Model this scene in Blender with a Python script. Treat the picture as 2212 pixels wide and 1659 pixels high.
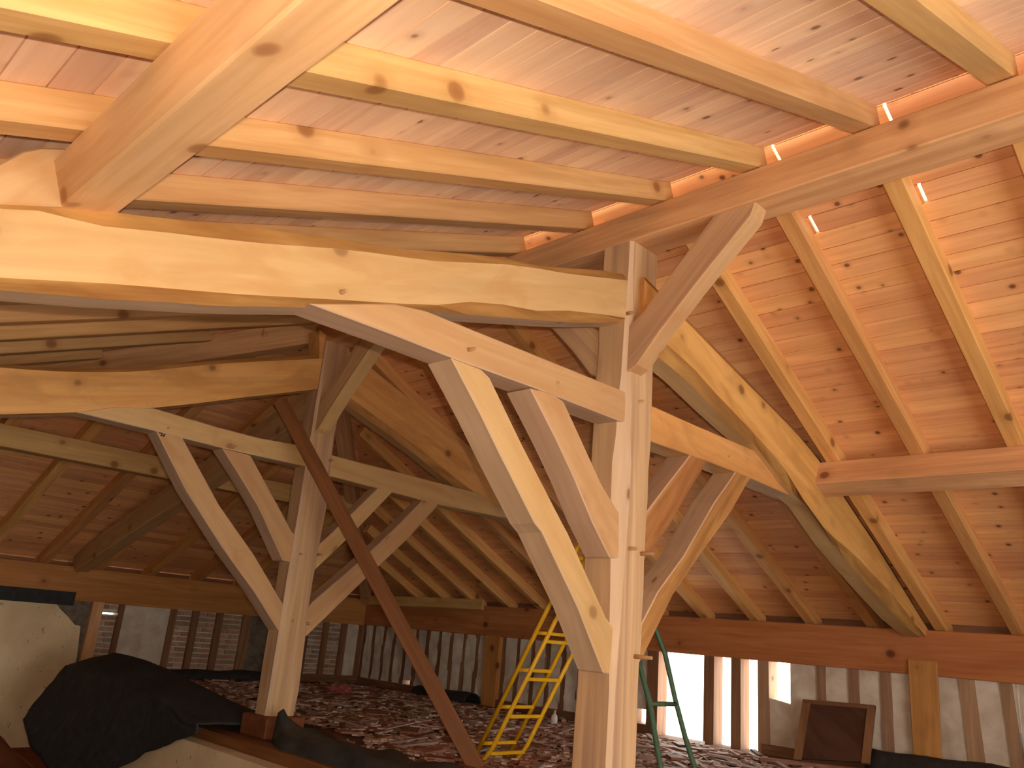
import bpy, bmesh, math, random
from mathutils import Vector, Matrix, noise
random.seed(7)
for o in list(bpy.data.objects): bpy.data.objects.remove(o)
S = bpy.context.scene
C = S.collection
PI = math.pi
# ------------------------------------------------------------------ camera
# X: across the building towards the far long wall, Y: along the ridge, Z up (0 = lower floor)
CH = 1.70
FPX = 1758.8
YAW, PITCH, ROLL = [math.radians(a) for a in (45.496, 17.118, 5.020)]
_f = Vector((math.cos(YAW)*math.cos(PITCH), math.sin(YAW)*math.cos(PITCH), math.sin(PITCH)))
_r = _f.cross(Vector((0, 0, 1))).normalized(); _u = _r.cross(_f)
RT = math.cos(ROLL)*_r + math.sin(ROLL)*_u
UP = -math.sin(ROLL)*_r + math.cos(ROLL)*_u
CAM = Vector((0, 0, CH))
cd = bpy.data.cameras.new('camera'); cam = bpy.data.objects.new('camera', cd); C.objects.link(cam)
cam.matrix_world = Matrix(((RT.x, UP.x, -_f.x, 0), (RT.y, UP.y, -_f.y, 0), (RT.z, UP.z, -_f.z, CH), (0, 0, 0, 1)))
cd.sensor_width = 36; cd.lens = 36*FPX/2212; cd.clip_start = 0.02; cd.clip_end = 200
S.camera = cam
# ------------------------------------------------------------------ light
w = bpy.data.worlds.new('sky'); S.world = w; w.use_nodes = True
bg = w.node_tree.nodes['Background']; bg.inputs[0].default_value = (1.0, 0.97, 0.86, 1); bg.inputs[1].default_value = 5.0
def lamp(name, kind, loc, power, col, **k):
    d = bpy.data.lights.new(name, kind); d.energy = power; d.color = col
    for a, b in k.items(): setattr(d, a, b)
    o = bpy.data.objects.new(name, d); C.objects.link(o); o.location = loc; return o
# the camera's own flash, just up and right of the lens
fl = lamp('camera_flash', 'SPOT', CAM + RT*0.05 + UP*0.06 - _f*0.02, 208, (1.0, 0.78, 0.57), shadow_soft_size=0.012, spot_size=math.radians(104), spot_blend=0.55)
fl.rotation_euler = cam.matrix_world.to_euler()
# daylight enters through the far wall's openings, plus unseen bays and a gable door added for light
S.view_settings.view_transform = 'Standard'; S.view_settings.look = 'None'
S.view_settings.exposure = 0.58; S.view_settings.gamma = 1.0; S.view_settings.use_curve_mapping = False

# ------------------------------------------------------------------ pixels to positions
def ray(x, y): return _f + RT*((x-1106)/FPX) - UP*((y-829.5)/FPX)
def onX(p, X): d = ray(*p); return CAM + d*(X/d.x)
def onY(p, Y): d = ray(*p); return CAM + d*(Y/d.y)
def onZ(p, Z): d = ray(*p); return CAM + d*((Z-CH)/d.z)
ZL = CH - 0.9            # raised loft floor
# ------------------------------------------------------------------ materials
def nd(nt, t, loc=(0, 0), **k):
    n = nt.nodes.new(t)
    for a, b in k.items(): setattr(n, a, b)
    return n
def mixc(nt, fac, a, b, blend='MIX'):
    n = nd(nt, 'ShaderNodeMix', data_type='RGBA', blend_type=blend)
    for s, v in ((0, fac), (6, a), (7, b)):
        if isinstance(v, (int, float)): n.inputs[s].default_value = v
        elif isinstance(v, tuple): n.inputs[s].default_value = (*v, 1)
        else: nt.links.new(v, n.inputs[s])
    return n.outputs[2]
def ramp(nt, fac, *st):
    n = nd(nt, 'ShaderNodeValToRGB'); e = n.color_ramp.elements
    while len(e) < len(st): e.new(0.5)
    for q, (p, c) in zip(e, st): q.position = p; q.color = (c, c, c, 1) if isinstance(c, (int, float)) else (*c, 1)
    nt.links.new(fac, n.inputs[0]); return n.outputs[0]
def coords(nt, scale):
    tc = nd(nt, 'ShaderNodeTexCoord'); oi = nd(nt, 'ShaderNodeObjectInfo')
    mu = nd(nt, 'ShaderNodeVectorMath', operation='MULTIPLY'); cb = nd(nt, 'ShaderNodeCombineXYZ')
    for i, kk in enumerate((91.0, 37.0, 53.0)):
        m = nd(nt, 'ShaderNodeMath', operation='MULTIPLY'); m.inputs[1].default_value = kk
        nt.links.new(oi.outputs['Random'], m.inputs[0]); nt.links.new(m.outputs[0], cb.inputs[i])
    ad = nd(nt, 'ShaderNodeVectorMath', operation='ADD')
    nt.links.new(tc.outputs['Object'], ad.inputs[0]); nt.links.new(cb.outputs[0], ad.inputs[1])
    nt.links.new(ad.outputs[0], mu.inputs[0]); mu.inputs[1].default_value = scale
    return mu.outputs[0], oi.outputs['Random'], ad.outputs[0]
def scaled(nt, v, s):
    m = nd(nt, 'ShaderNodeVectorMath', operation='MULTIPLY'); nt.links.new(v, m.inputs[0]); m.inputs[1].default_value = s; return m.outputs[0]
def noise_t(nt, v, scale, detail=4, dist=0.0, rough=0.55):
    n = nd(nt, 'ShaderNodeTexNoise'); n.inputs['Scale'].default_value = scale; n.inputs['Detail'].default_value = detail
    n.inputs['Distortion'].default_value = dist; n.inputs['Roughness'].default_value = rough
    nt.links.new(v, n.inputs['Vector']); return n.outputs[0]
def newmat(name, rough=0.6, spec=0.25):
    m = bpy.data.materials.new(name); m.use_nodes = True; nt = m.node_tree
    b = nt.nodes['Principled BSDF']; b.inputs['Roughness'].default_value = rough; b.inputs['Specular IOR Level'].default_value = spec
    return m, nt, b
def bump(nt, b, h, strength, dist=0.004):
    n = nd(nt, 'ShaderNodeBump'); n.inputs['Strength'].default_value = strength; n.inputs['Distance'].default_value = dist
    nt.links.new(h, n.inputs['Height']); nt.links.new(n.outputs[0], b.inputs['Normal'])
def wood(name, light, mid, knot, streak=0.5, knots=0.0, kscale=(2.2, 9.0, 9.0), var=0.12, grain=(1.3, 22, 22), blotch=None, rough=0.62, pick=0.45, bscale=(1.5, 3, 3)):
    """timber with the grain along the object's own X axis"""
    m, nt, b = newmat(name, rough)
    v, rnd, base = coords(nt, grain)
    g1 = noise_t(nt, v, 1.0, 5, 0.6)
    g2 = noise_t(nt, scaled(nt, base, (0.5, 5, 5)), 1.0, 3, 1.2)
    col = mixc(nt, ramp(nt, g1, (0.35, 0.0), (0.68, 1.0)), light, mid)
    col = mixc(nt, ramp(nt, g2, (0.45, 0.0), (0.7, streak)), col, tuple(c*0.72 for c in mid))
    if blotch:
        col = mixc(nt, ramp(nt, noise_t(nt, scaled(nt, base, bscale), 1.0, 4, 0.5), (0.5, 0.0), (0.68, 0.85)), col, blotch)
    if knots:
        vo = nd(nt, 'ShaderNodeTexVoronoi'); vo.inputs['Scale'].default_value = 1.0; vo.inputs['Randomness'].default_value = 1.0
        nt.links.new(scaled(nt, base, kscale), vo.inputs['Vector'])
        kf = ramp(nt, vo.outputs['Distance'], (0.0, 0.95), (knots, 0.75), (knots*1.5, 0.0))
        sel = nd(nt, 'ShaderNodeSeparateColor'); nt.links.new(vo.outputs['Color'], sel.inputs[0])
        pick = ramp(nt, sel.outputs[0], (pick, 0.0), (pick+0.02, 1.0))
        mm = nd(nt, 'ShaderNodeMath', operation='MULTIPLY'); nt.links.new(kf, mm.inputs[0]); nt.links.new(pick, mm.inputs[1])
        halo = ramp(nt, vo.outputs['Distance'], (knots*1.3, 0.45), (knots*3.0, 0.0))
        mh = nd(nt, 'ShaderNodeMath', operation='MULTIPLY'); nt.links.new(halo, mh.inputs[0]); nt.links.new(pick, mh.inputs[1])
        col = mixc(nt, mh.outputs[0], col, tuple((a*0.6+c*0.4) for a, c in zip(mid, knot)))
        col = mixc(nt, mm.outputs[0], col, knot)
    hs = nd(nt, 'ShaderNodeHueSaturation'); nt.links.new(col, hs.inputs['Color'])
    mr = nd(nt, 'ShaderNodeMapRange'); nt.links.new(rnd, mr.inputs[0]); mr.inputs[3].default_value = 1-var; mr.inputs[4].default_value = 1+var
    nt.links.new(mr.outputs[0], hs.inputs['Value'])
    mr2 = nd(nt, 'ShaderNodeMath', operation='MULTIPLY_ADD'); nt.links.new(rnd, mr2.inputs[0]); mr2.inputs[1].default_value = 0.014; mr2.inputs[2].default_value = 0.493
    nt.links.new(mr2.outputs[0], hs.inputs['Hue'])
    nt.links.new(hs.outputs[0], b.inputs['Base Color'])
    bump(nt, b, g1, 0.25, 0.002)
    return m
def plain(name, a, c, scale=6, rough=0.8, bs=0.3, bd=0.006, var=0.1, stretch=(1, 1, 1), lo=0.35, hi=0.7, spec=0.2):
    m, nt, b = newmat(name, rough, spec)
    v, rnd, base = coords(nt, stretch)
    n = noise_t(nt, v, scale, 6, 0.3)
    col = mixc(nt, ramp(nt, n, (lo, 0.0), (hi, 1.0)), a, c)
    hs = nd(nt, 'ShaderNodeHueSaturation'); nt.links.new(col, hs.inputs['Color'])
    mr = nd(nt, 'ShaderNodeMapRange'); nt.links.new(rnd, mr.inputs[0]); mr.inputs[3].default_value = 1-var; mr.inputs[4].default_value = 1+var
    nt.links.new(mr.outputs[0], hs.inputs['Value']); nt.links.new(hs.outputs[0], b.inputs['Base Color'])
    bump(nt, b, n, bs, bd); return m
M = {}
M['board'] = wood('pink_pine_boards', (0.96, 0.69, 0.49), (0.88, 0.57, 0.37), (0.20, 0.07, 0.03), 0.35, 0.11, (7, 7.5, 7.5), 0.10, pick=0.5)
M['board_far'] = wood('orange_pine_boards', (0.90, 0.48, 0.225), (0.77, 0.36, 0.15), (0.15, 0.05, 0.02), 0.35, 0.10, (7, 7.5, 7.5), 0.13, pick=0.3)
M['rafter'] = wood('pale_pine', (0.676, 0.409, 0.178), (0.552, 0.294, 0.107), (0.26, 0.10, 0.03), 0.5, 0.10, (3.2, 3.6, 3.6), 0.07, pick=0.4)
M['rafter_far'] = wood('orange_rafter_pine', (0.80, 0.43, 0.165), (0.64, 0.30, 0.095), (0.22, 0.08, 0.025), 0.5, 0.10, (3.2, 3.6, 3.6), 0.08, pick=0.35)
M['ridge'] = wood('orange_pine', (0.76, 0.44, 0.225), (0.62, 0.31, 0.135), (0.16, 0.06, 0.025), 0.6, 0.10, (3.2, 3.6, 3.6), 0.05, pick=0.4)
M['purlin'] = wood('pale_purlin_pine', (0.88, 0.58, 0.32), (0.76, 0.44, 0.20), (0.36, 0.15, 0.06), 0.5, 0.10, (3.2, 3.6, 3.6), 0.03, pick=0.3)
M['knotty'] = wood('knotty_pine', (0.66, 0.33, 0.11), (0.52, 0.24, 0.07), (0.13, 0.04, 0.015), 0.5, 0.16, (4.5, 5, 5), 0.03, pick=0.2)
M['stud'] = wood('dusty_stud', (0.44, 0.27, 0.17), (0.32, 0.18, 0.11), (0.10, 0.05, 0.03), 0.6, 0.08, (4, 5, 5), 0.15, pick=0.4)
M['oak'] = wood('fresh_oak', (0.641, 0.405, 0.196), (0.570, 0.338, 0.147), (0.30, 0.15, 0.06), 0.45, 0.09, (3.0, 3.5, 3.5), 0.05, (1.0, 12, 12), (0.54, 0.295, 0.12), pick=0.3, bscale=(2.4, 6, 6))
M['oak_warm'] = wood('warm_oak', (0.80, 0.43, 0.155), (0.66, 0.32, 0.095), (0.24, 0.10, 0.035), 0.5, 0.09, (3.0, 3.5, 3.5), 0.05, (1.0, 11, 11), (0.54, 0.26, 0.085), pick=0.3, bscale=(2.0, 5, 5))
M['oak_side'] = wood('grey_oak', (0.68, 0.475, 0.31), (0.58, 0.385, 0.245), (0.22, 0.12, 0.06), 0.5, 0.05, (2, 6, 6), 0.05, (1.2, 14, 14))  # greyer oak for timber rims, undersides and post corners
M['wane'] = wood('waney_edge', (0.56, 0.29, 0.095), (0.34, 0.14, 0.04), (0.16, 0.06, 0.02), 0.8, 0.0, var=0.04, grain=(1.6, 9, 9), rough=0.75)
M['post'] = wood('streaked_oak_post', (0.694, 0.463, 0.258), (0.552, 0.338, 0.187), (0.22, 0.11, 0.06), 0.7, 0.07, (3, 4, 4), 0.03, (0.7, 17, 17), (0.40, 0.235, 0.16), bscale=(0.45, 11, 11))
M['plate'] = wood('red_plate_timber', (0.56, 0.235, 0.085), (0.45, 0.165, 0.05), (0.12, 0.035, 0.015), 0.6, 0.10, (3, 3.5, 3.5), 0.05, pick=0.3)
M['old'] = wood('old_brown_timber', (0.30, 0.155, 0.085), (0.20, 0.09, 0.045), (0.07, 0.03, 0.015), 0.6, 0.06, (1.5, 6, 6), 0.15)
M['prop'] = wood('brown_prop_board', (0.25, 0.09, 0.032), (0.17, 0.056, 0.02), (0.08, 0.03, 0.01), 0.6, 0.1, (1.4, 6, 6), 0.05)
M['dark'] = wood('dark_panel_board', (0.12, 0.055, 0.04), (0.075, 0.032, 0.022), (0.03, 0.012, 0.008), 0.5, 0.0, var=0.1, grain=(1.5, 7, 7))
M['peg'] = wood('peg_wood', (0.55, 0.33, 0.16), (0.42, 0.22, 0.09), (0.2, 0.1, 0.04), 0.3)
def plaster():
    m, nt, b = newmat('old_plaster', 0.9, 0.15)
    v, rnd, base = coords(nt, (1, 1, 1))
    n = noise_t(nt, v, 2.2, 6, 0.3)
    col = mixc(nt, ramp(nt, n, (0.4, 0.0), (0.75, 1.0)), (0.84, 0.66, 0.42), (0.66, 0.50, 0.30))
    pits = ramp(nt, noise_t(nt, v, 13, 3, 0.5), (0.66, 0.0), (0.72, 0.7))
    col = mixc(nt, pits, col, (0.26, 0.16, 0.08))
    nt.links.new(col, b.inputs['Base Color']); bump(nt, b, n, 0.4, 0.008); return m
M['plaster'] = plaster()
M['lime'] = plain('whitewashed_infill', (0.74, 0.66, 0.57), (0.54, 0.44, 0.35), 5, 0.9, 0.5, 0.01, 0.10)
M['mortar'] = plain('grey_rubble_masonry', (0.22, 0.18, 0.145), (0.11, 0.085, 0.065), 9, 0.95, 0.8, 0.02, 0.1)
M['brick'] = plain('old_brick', (0.40, 0.20, 0.13), (0.46, 0.36, 0.29), 7, 0.9, 0.5, 0.01, 0.25)
M['felt'] = plain('black_felt', (0.035, 0.035, 0.036), (0.022, 0.021, 0.021), 14, 0.75, 0.3, 0.01, 0.05, spec=0.3)
M['felt_grey'] = plain('grey_felt', (0.055, 0.055, 0.05), (0.025, 0.025, 0.025), 7, 0.6, 0.3, 0.01, 0.05, spec=0.35)
M['earth'] = plain('red_earth_floor', (0.22, 0.065, 0.025), (0.15, 0.045, 0.018), 3, 0.95, 0.6, 0.02, 0.0)
M['loft'] = plain('dusty_loft_boards', (0.20, 0.115, 0.085), (0.12, 0.06, 0.042), 5, 0.8, 0.6, 0.012, 0.0, (1, 6, 1))
M['chip_a'] = plain('grey_lath', (0.50, 0.38, 0.33), (0.30, 0.21, 0.175), 9, 0.55, 0.3, 0.004, 0.35, (1, 6, 6), spec=0.4)
M['chip_b'] = plain('red_tile', (0.34, 0.155, 0.105), (0.21, 0.09, 0.06), 9, 0.6, 0.3, 0.004, 0.3, spec=0.35)
M['chip_c'] = plain('brown_lath', (0.24, 0.11, 0.06), (0.14, 0.06, 0.034), 9, 0.6, 0.3, 0.004, 0.35, (1, 6, 6))
M['yellow'] = plain('yellow_paint', (0.82, 0.47, 0.012), (0.72, 0.38, 0.01), 12, 0.42, 0.05, 0.002, 0.02, spec=0.4)
M['green'] = plain('green_paint', (0.07, 0.145, 0.085), (0.13, 0.20, 0.14), 26, 0.5, 0.1, 0.002, 0.02, lo=0.55, hi=0.75, spec=0.4)
M['white'] = plain('white_plastic', (0.72, 0.66, 0.62), (0.62, 0.55, 0.5), 8, 0.4, 0.05, 0.002, 0.02)
M['pink'] = plain('pink_cloth', (0.52, 0.16, 0.17), (0.40, 0.10, 0.12), 20, 0.9, 0.6, 0.02, 0.02)
M['mark'] = plain('black_crayon', (0.03, 0.025, 0.03), (0.05, 0.04, 0.04), 20, 0.8, 0.1, 0.002, 0.0)

# ------------------------------------------------------------------ object helpers
def tag(o, label=None, cat=None, group=None, kind=None):
    if label: o['label'] = label
    if cat: o['category'] = cat
    if group: o['group'] = group
    if kind: o['kind'] = kind
    return o
def empty(name, loc=(0, 0, 0), parent=None):
    o = bpy.data.objects.new(name, None); C.objects.link(o); o.location = loc; o.empty_display_size = 0.1
    if parent: setpar(o, parent)
    return o
def wm(o):
    return o.matrix_basis if not o.parent else wm(o.parent) @ o.matrix_basis
def setpar(o, p):
    mw = o.matrix_basis.copy(); o.parent = p; o.matrix_parent_inverse = Matrix(); o.matrix_basis = wm(p).inverted() @ mw
def frame(o, x, hint=None):
    x = Vector(x).normalized(); h = Vector(hint) if hint is not None else Vector((0, 0, 1))
    if abs(x.dot(h.normalized())) > 0.98: h = Vector((0, 1, 0)) if abs(x.y) < 0.9 else Vector((1, 0, 0))
    y = h.cross(x).normalized(); z = x.cross(y); o = Vector(o)
    return Matrix(((x.x, y.x, z.x, o.x), (x.y, y.y, z.y, o.y), (x.z, y.z, z.z, o.z), (0, 0, 0, 1)))
def mesh(name, verts, faces, mats, fr=None, parent=None, idx=None, bevel=0, smooth=False):
    """verts in world coordinates; fr gives the object's own frame (grain along its X)"""
    fr = fr or Matrix(); inv = fr.inverted()
    me = bpy.data.meshes.new(name); me.from_pydata([inv @ Vector(v) for v in verts], [], faces)
    mats = mats if isinstance(mats, (list, tuple)) else [mats]
    for m in mats: me.materials.append(M[m])
    if idx:
        for p, i in zip(me.polygons, idx): p.material_index = i
    bm = bmesh.new(); bm.from_mesh(me); bmesh.ops.recalc_face_normals(bm, faces=bm.faces); bm.to_mesh(me); bm.free()
    if smooth:
        for p in me.polygons: p.use_smooth = True
    o = bpy.data.objects.new(name, me); C.objects.link(o); o.matrix_basis = fr
    if parent: setpar(o, parent)
    if bevel:
        b = o.modifiers.new('edge', 'BEVEL'); b.width = bevel; b.segments = 1; b.limit_method = 'ANGLE'; b.angle_limit = math.radians(40)
    return o
BOXF = [(0, 1, 3, 2), (4, 6, 7, 5), (0, 4, 5, 1), (2, 3, 7, 6), (0, 2, 6, 4), (1, 5, 7, 3)]
def box(name, p0, p1, mat, parent=None, axis=None, bevel=0, jit=0):
    a = [min(p0[i], p1[i]) for i in range(3)]; b = [max(p0[i], p1[i]) for i in range(3)]
    v = [Vector((x, y, z)) for x in (a[0], b[0]) for y in (a[1], b[1]) for z in (a[2], b[2])]
    if jit: v = [q + Vector([random.uniform(-jit, jit) for _ in range(3)]) for q in v]
    ax = axis or max(range(3), key=lambda i: b[i]-a[i])
    e = Vector((0, 0, 0)); e[ax] = 1
    return mesh(name, v, BOXF, mat, frame(a, e), parent, bevel=bevel)
def beam(name, a, b, w, h, mat, up=(0, 0, 1), parent=None, bevel=0.006, off=(0, 0)):
    """rectangular timber from a to b; w across, h along 'up'; off shifts the section (across, up)"""
    a, b = Vector(a), Vector(b); fr = frame(a, b-a, up); L = (b-a).length
    v = [fr @ Vector((x, y*w + off[0], z*h + off[1])) for x in (0, L) for y in (-.5, .5) for z in (-.5, .5)]
    return mesh(name, v, BOXF, mat, fr, parent, bevel=bevel)
def prism(name, pts, ext, mat, ax=None, parent=None, bevel=0.006, side=None):
    """closed outline of world points pushed along ext; side = material of the faces around the rim"""
    n = len(pts); pts = [Vector(p) for p in pts]; ext = Vector(ext)
    v = pts + [p + ext for p in pts]
    f = [tuple(range(n)), tuple(range(2*n-1, n-1, -1))] + [(i, (i+1) % n, n+(i+1) % n, n+i) for i in range(n)]
    if ax is None:
        i, j = max(((i, j) for i in range(n) for j in range(i)), key=lambda q: (pts[q[0]]-pts[q[1]]).length); ax = pts[i]-pts[j]
    return mesh(name, v, f, [mat, side or mat], frame(pts[0], ax, ext), parent, [0, 0]+[1]*n, bevel)
def tube(name, pts, r, mat, parent=None, seg=10, radii=None):
    pts = [Vector(p) for p in pts]; v, f = [], []
    for i, p in enumerate(pts):
        d = (pts[min(i+1, len(pts)-1)] - pts[max(i-1, 0)]).normalized()
        h = Vector((0, 0, 1)) if abs(d.z) < 0.95 else Vector((1, 0, 0))
        s = d.cross(h).normalized(); t = s.cross(d); rr = radii[i] if radii else r
        v += [p + s*math.cos(2*PI*k/seg)*rr + t*math.sin(2*PI*k/seg)*rr for k in range(seg)]
    for i in range(len(pts)-1):
        f += [(i*seg+k, i*seg+(k+1) % seg, (i+1)*seg+(k+1) % seg, (i+1)*seg+k) for k in range(seg)]
    f += [tuple(range(seg)), tuple(range((len(pts)-1)*seg, len(pts)*seg))]
    o = mesh(name, v, f, mat, frame(pts[0], pts[-1]-pts[0]), parent)
    for p in o.data.polygons: p.use_smooth = len(p.vertices) == 4
    return o
def resample(pl, n, k=0):
    """n points along a polyline at even steps of coordinate k-distance"""
    ln = [0]
    for a, b in zip(pl, pl[1:]): ln.append(ln[-1] + math.dist(a, b))
    out = []
    for i in range(n):
        t = ln[-1]*i/(n-1); j = 0
        while j < len(pl)-2 and ln[j+1] < t: j += 1
        u = (t-ln[j])/max(1e-9, ln[j+1]-ln[j]); out.append(tuple(a+(b-a)*u for a, b in zip(pl[j], pl[j+1])))
    return out

# ------------------------------------------------------------------ roof geometry
AN, AF = math.radians(21.52), math.radians(26.59)      # near and far slope
TN, TF = math.tan(AN), math.tan(AF)
XR0, XR1 = 3.563, 3.800                                 # ridge beam sides
ZR0, ZR1 = CH+2.335, CH+2.53                            # ridge beam bottom and top
YA, YB = 2.70, 5.98                                     # front faces of the two posts
YAP = 6.10                                              # ridge end / top of the hips
XF, XN, YH, YG = 8.05, -2.0, 11.05, -3.3                # inner wall faces: far, near, hip end, gable
zN = lambda x: ZR1 + (x-XR0)*TN                         # underside of near rafters
zF = lambda x: ZR1 - (x-XR1)*TF                         # underside of far rafters
ZPL = zF(XF)
TH = (ZR1-ZPL)/(YH-YAP); AH = math.atan(TH)
zH = lambda y: ZR1 - (y-YAP)*TH                         # underside of hip rafters
RH = 0.12                                               # rafter height
XAP = 3.701
hipN = lambda x: YAP + max(0, (zN(XR0)-zN(x)))/TH       # Y of the near hip line over x
hipF = lambda x: YAP + max(0, (ZR1-zF(x)))/TH

def board_profile(w, t, g=0.006, lip=0.011):
    # u across, v up: face edge set back by g, upper lip reaching the neighbour
    return [(g/2, 0), (w-g/2, 0), (w-g/2, t-lip), (w+0.001, t-lip), (w+0.001, t), (-0.001, t), (-0.001, t-lip), (g/2, t-lip)]
def roof_board(parent, o, dirx, across, up, w, L0a, L1a, L0b, L1b, t=0.022, mat='board_far'):
    """board along dirx; ends may be mitred: L0a/L1a at the lower edge, L0b/L1b at the upper edge"""
    o, dirx, across, up = map(Vector, (o, dirx, across, up)); pr = board_profile(w, t); v = []
    for e in (0, 1):
        for (u, h) in pr:
            k = u/w; l = (L0a+(L0b-L0a)*k) if e == 0 else (L1a+(L1b-L1a)*k)
            v.append(o + dirx*l + across*u + up*h)
    n = len(pr); f = [(0, 1, 2, 7), (7, 2, 3, 6), (6, 3, 4, 5)]; f = [tuple(q) for q in f] + [tuple(n+i for i in q) for q in f]
    f += [(i, (i+1) % n, n+(i+1) % n, n+i) for i in range(n)]
    return mesh('plank', v, f, mat, frame(o + dirx*L0a, dirx, up), parent)
RY = [0.768 + 0.606*k for k in range(-7, 16)]            # +Y edge of each rafter
BW = 0.128
def deck(name, xa, sgn, ang, zfun, hip, length, slits, mat):
    root = tag(empty(name, (xa, 2, zfun(xa))), kind='structure')
    ca, sa = math.cos(ang), math.sin(ang)
    across = Vector((-sgn*ca, 0, -sa))                   # down the slope
    up = Vector((-sgn*sa, 0, ca)) if sgn > 0 else Vector((sa, 0, ca))
    n = int(length/BW)
    for i in range(n):
        u = i*BW; x0 = xa - sgn*u*ca; x1 = xa - sgn*(u+BW)*ca
        o = Vector((xa, 0, zfun(xa))) + up*RH + across*u
        y0, ya, yb = YG-0.2, hip(x0)+0.10, hip(x1)+0.10
        if i in slits:
            cuts = [y0] + sorted(slits[i]) + [ya]
        else:
            c = [r-0.05 for r in RY if y0+1.2 < r < ya-1.0]
            k = random.choice((1, 2, 2, 3)) if ya-y0 > 6 else 1
            cuts = [y0] + sorted(random.sample(c, min(k, len(c)))) + [ya]
        for a, b in zip(cuts, cuts[1:]):
            last = b == ya
            g = 0.008 if i in slits else 0.0012
            roof_board(root, o, (0, 1, 0), across, up, BW, a+g, (ya if last else b-g), a+g, (yb if last else b-g), mat=mat)
    return root
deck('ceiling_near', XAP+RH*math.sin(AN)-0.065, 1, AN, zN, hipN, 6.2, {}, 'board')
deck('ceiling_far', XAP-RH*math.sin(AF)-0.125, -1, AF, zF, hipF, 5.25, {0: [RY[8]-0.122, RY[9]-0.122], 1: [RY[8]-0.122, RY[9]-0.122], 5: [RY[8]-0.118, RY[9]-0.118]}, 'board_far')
# hip end deck: boards along X
root = tag(empty('ceiling_hip', (XAP, YAP, zH(YAP))), kind='structure')
cah, sah = math.cos(AH), math.sin(AH); up = Vector((0, sah, cah)); across = Vector((0, cah, -sah))
def hx(y):                                               # near / far hip X at a given y
    d = (y-YAP)*TH; return XR0 - d/TN, XR1 + d/TF
for i in range(int(6.0/BW)):
    u = i*BW; y0, y1 = YAP+u*cah-0.05, YAP+(u+BW)*cah-0.05
    a0, b0 = hx(y0); a1, b1 = hx(y1)
    roof_board(root, Vector((0, YAP-0.05, zH(YAP-0.05))) + up*RH + across*u, (1, 0, 0), across, up, BW, a0-0.16, b0+0.16, a1-0.16, b1+0.16)

# ------------------------------------------------------------------ rafters
RW = 0.112
upN, upF, upH = Vector((-math.sin(AN), 0, math.cos(AN))), Vector((math.sin(AF), 0, math.cos(AF))), Vector((0, sah, cah))
for k, y in enumerate(RY):
    yc = y - RW/2
    x0 = XN-0.35
    # near slope, cut where it meets the hip
    xt = 3.66 if yc < YAP else XR0 - (yc-YAP)*TH/TN + 0.05
    if xt > x0+0.3:
        o = beam('rafter', (x0, yc, zN(x0)), (xt, yc, zN(xt)), RW, RH, 'rafter', upN, off=(0, RH/2))
        tag(o, 'squared pine rafter climbing over the side purlin towards the ridge beam', 'rafter', 'rafters of the slope over the purlin')
    xt = 3.72 if yc < YAP else XR1 + (yc-YAP)*TH/TF + 0.06; x1 = XF+0.45
    if xt < x1-0.3:
        o = beam('rafter', (xt, yc+0.012, zF(xt)), (x1, yc+0.012, zF(x1)), RW*0.93, RH, 'rafter_far', upF, off=(0, RH/2))
        tag(o, 'squared pine rafter descending from the ridge beam to the far wall plate', 'rafter', 'rafters of the slope over the far wall')
for k in range(-6, 7):
    x = 3.27 + 0.66*k
    if abs(x-3.68) < 0.1: continue
    d = (XR0-x)*TN if x < XR0 else (x-XR1)*TF if x > XR1 else 0
    y0 = YAP + d/TH + 0.1; y1 = YH+0.4
    if y1-y0 < 0.4: continue
    o = beam('jack_rafter', (x, y0, zH(y0)), (x, y1, zH(y1)), RW, RH, 'rafter_far', upH, off=(0, RH/2))
    tag(o, 'rafter in the dark hip end above the plastered wall', 'rafter', 'rafters of the dark hip end')
def hiprafter(sg, label):
    x1 = XN-0.3 if sg < 0 else XF+0.4
    d = (XR0-x1)*TN if sg < 0 else (x1-XR1)*TF
    a = Vector((XR0+0.06 if sg < 0 else XR1-0.06, YAP+0.14, ZR1-0.03)); b = Vector((x1, YAP+d/TH, ZR1-d))
    o = beam('hip_rafter', a, b, 0.14, 0.22, 'ridge', off=(0, -0.02)); tag(o, label, 'hip rafter')
hiprafter(-1, 'deep corner hip rafter leaving the ridge end above the curved principal rafter')
hiprafter(1, 'deep corner hip rafter running from the ridge end to the far wall corner')

# ------------------------------------------------------------------ ridge, purlins
o = box('ridge_beam', (XR0, YG-0.2, ZR0), (XR1, YAP+0.12, ZR1), 'ridge', bevel=0.008)
tag(o, 'long orange ridge beam resting on both posts under the roof peak', 'beam')
# near purlin, square to the slope
cu, su = math.cos(AN), math.sin(AN)
def slope(u, v): return Vector((XR0+u*cu-v*su, 0, ZR1+u*su+v*cu))
pp = [slope(-3.25, 0), slope(-3.25, -.16), slope(-3.06, -.16), slope(-3.06, 0)]
o = prism('purlin', [p + Vector((0, YG-0.1, 0)) for p in pp], (0, 2.93-YG+0.1, 0), 'purlin', (0, 1, 0), side='purlin', bevel=0.008)
tag(o, 'thick pale purlin overhead ending on the curved principal rafter beside the cleat', 'beam')
_t = Vector((5.945, YG, CH+1.456)); _d = Vector((-math.sin(AF), 0, -math.cos(AF))); _a = Vector((math.cos(AF), 0, -math.sin(AF)))
o = prism('purlin', [_t, _t+_d*0.20, _t+_d*0.20+_a*0.18, _t+_a*0.18], (0, 2.645-YG, 0), 'ridge', (0, 1, 0), bevel=0.006)
tag(o, 'orange purlin halfway down the far slope, pegged into the principal rafter', 'beam')
o = box('hip_purlin', (-0.6, 8.50, CH+1.26), (6.0, 8.68, CH+1.465), 'rafter', axis=0, bevel=0.006)
tag(o, 'horizontal purlin crossing the dark hip end behind the trusses', 'beam')

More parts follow.
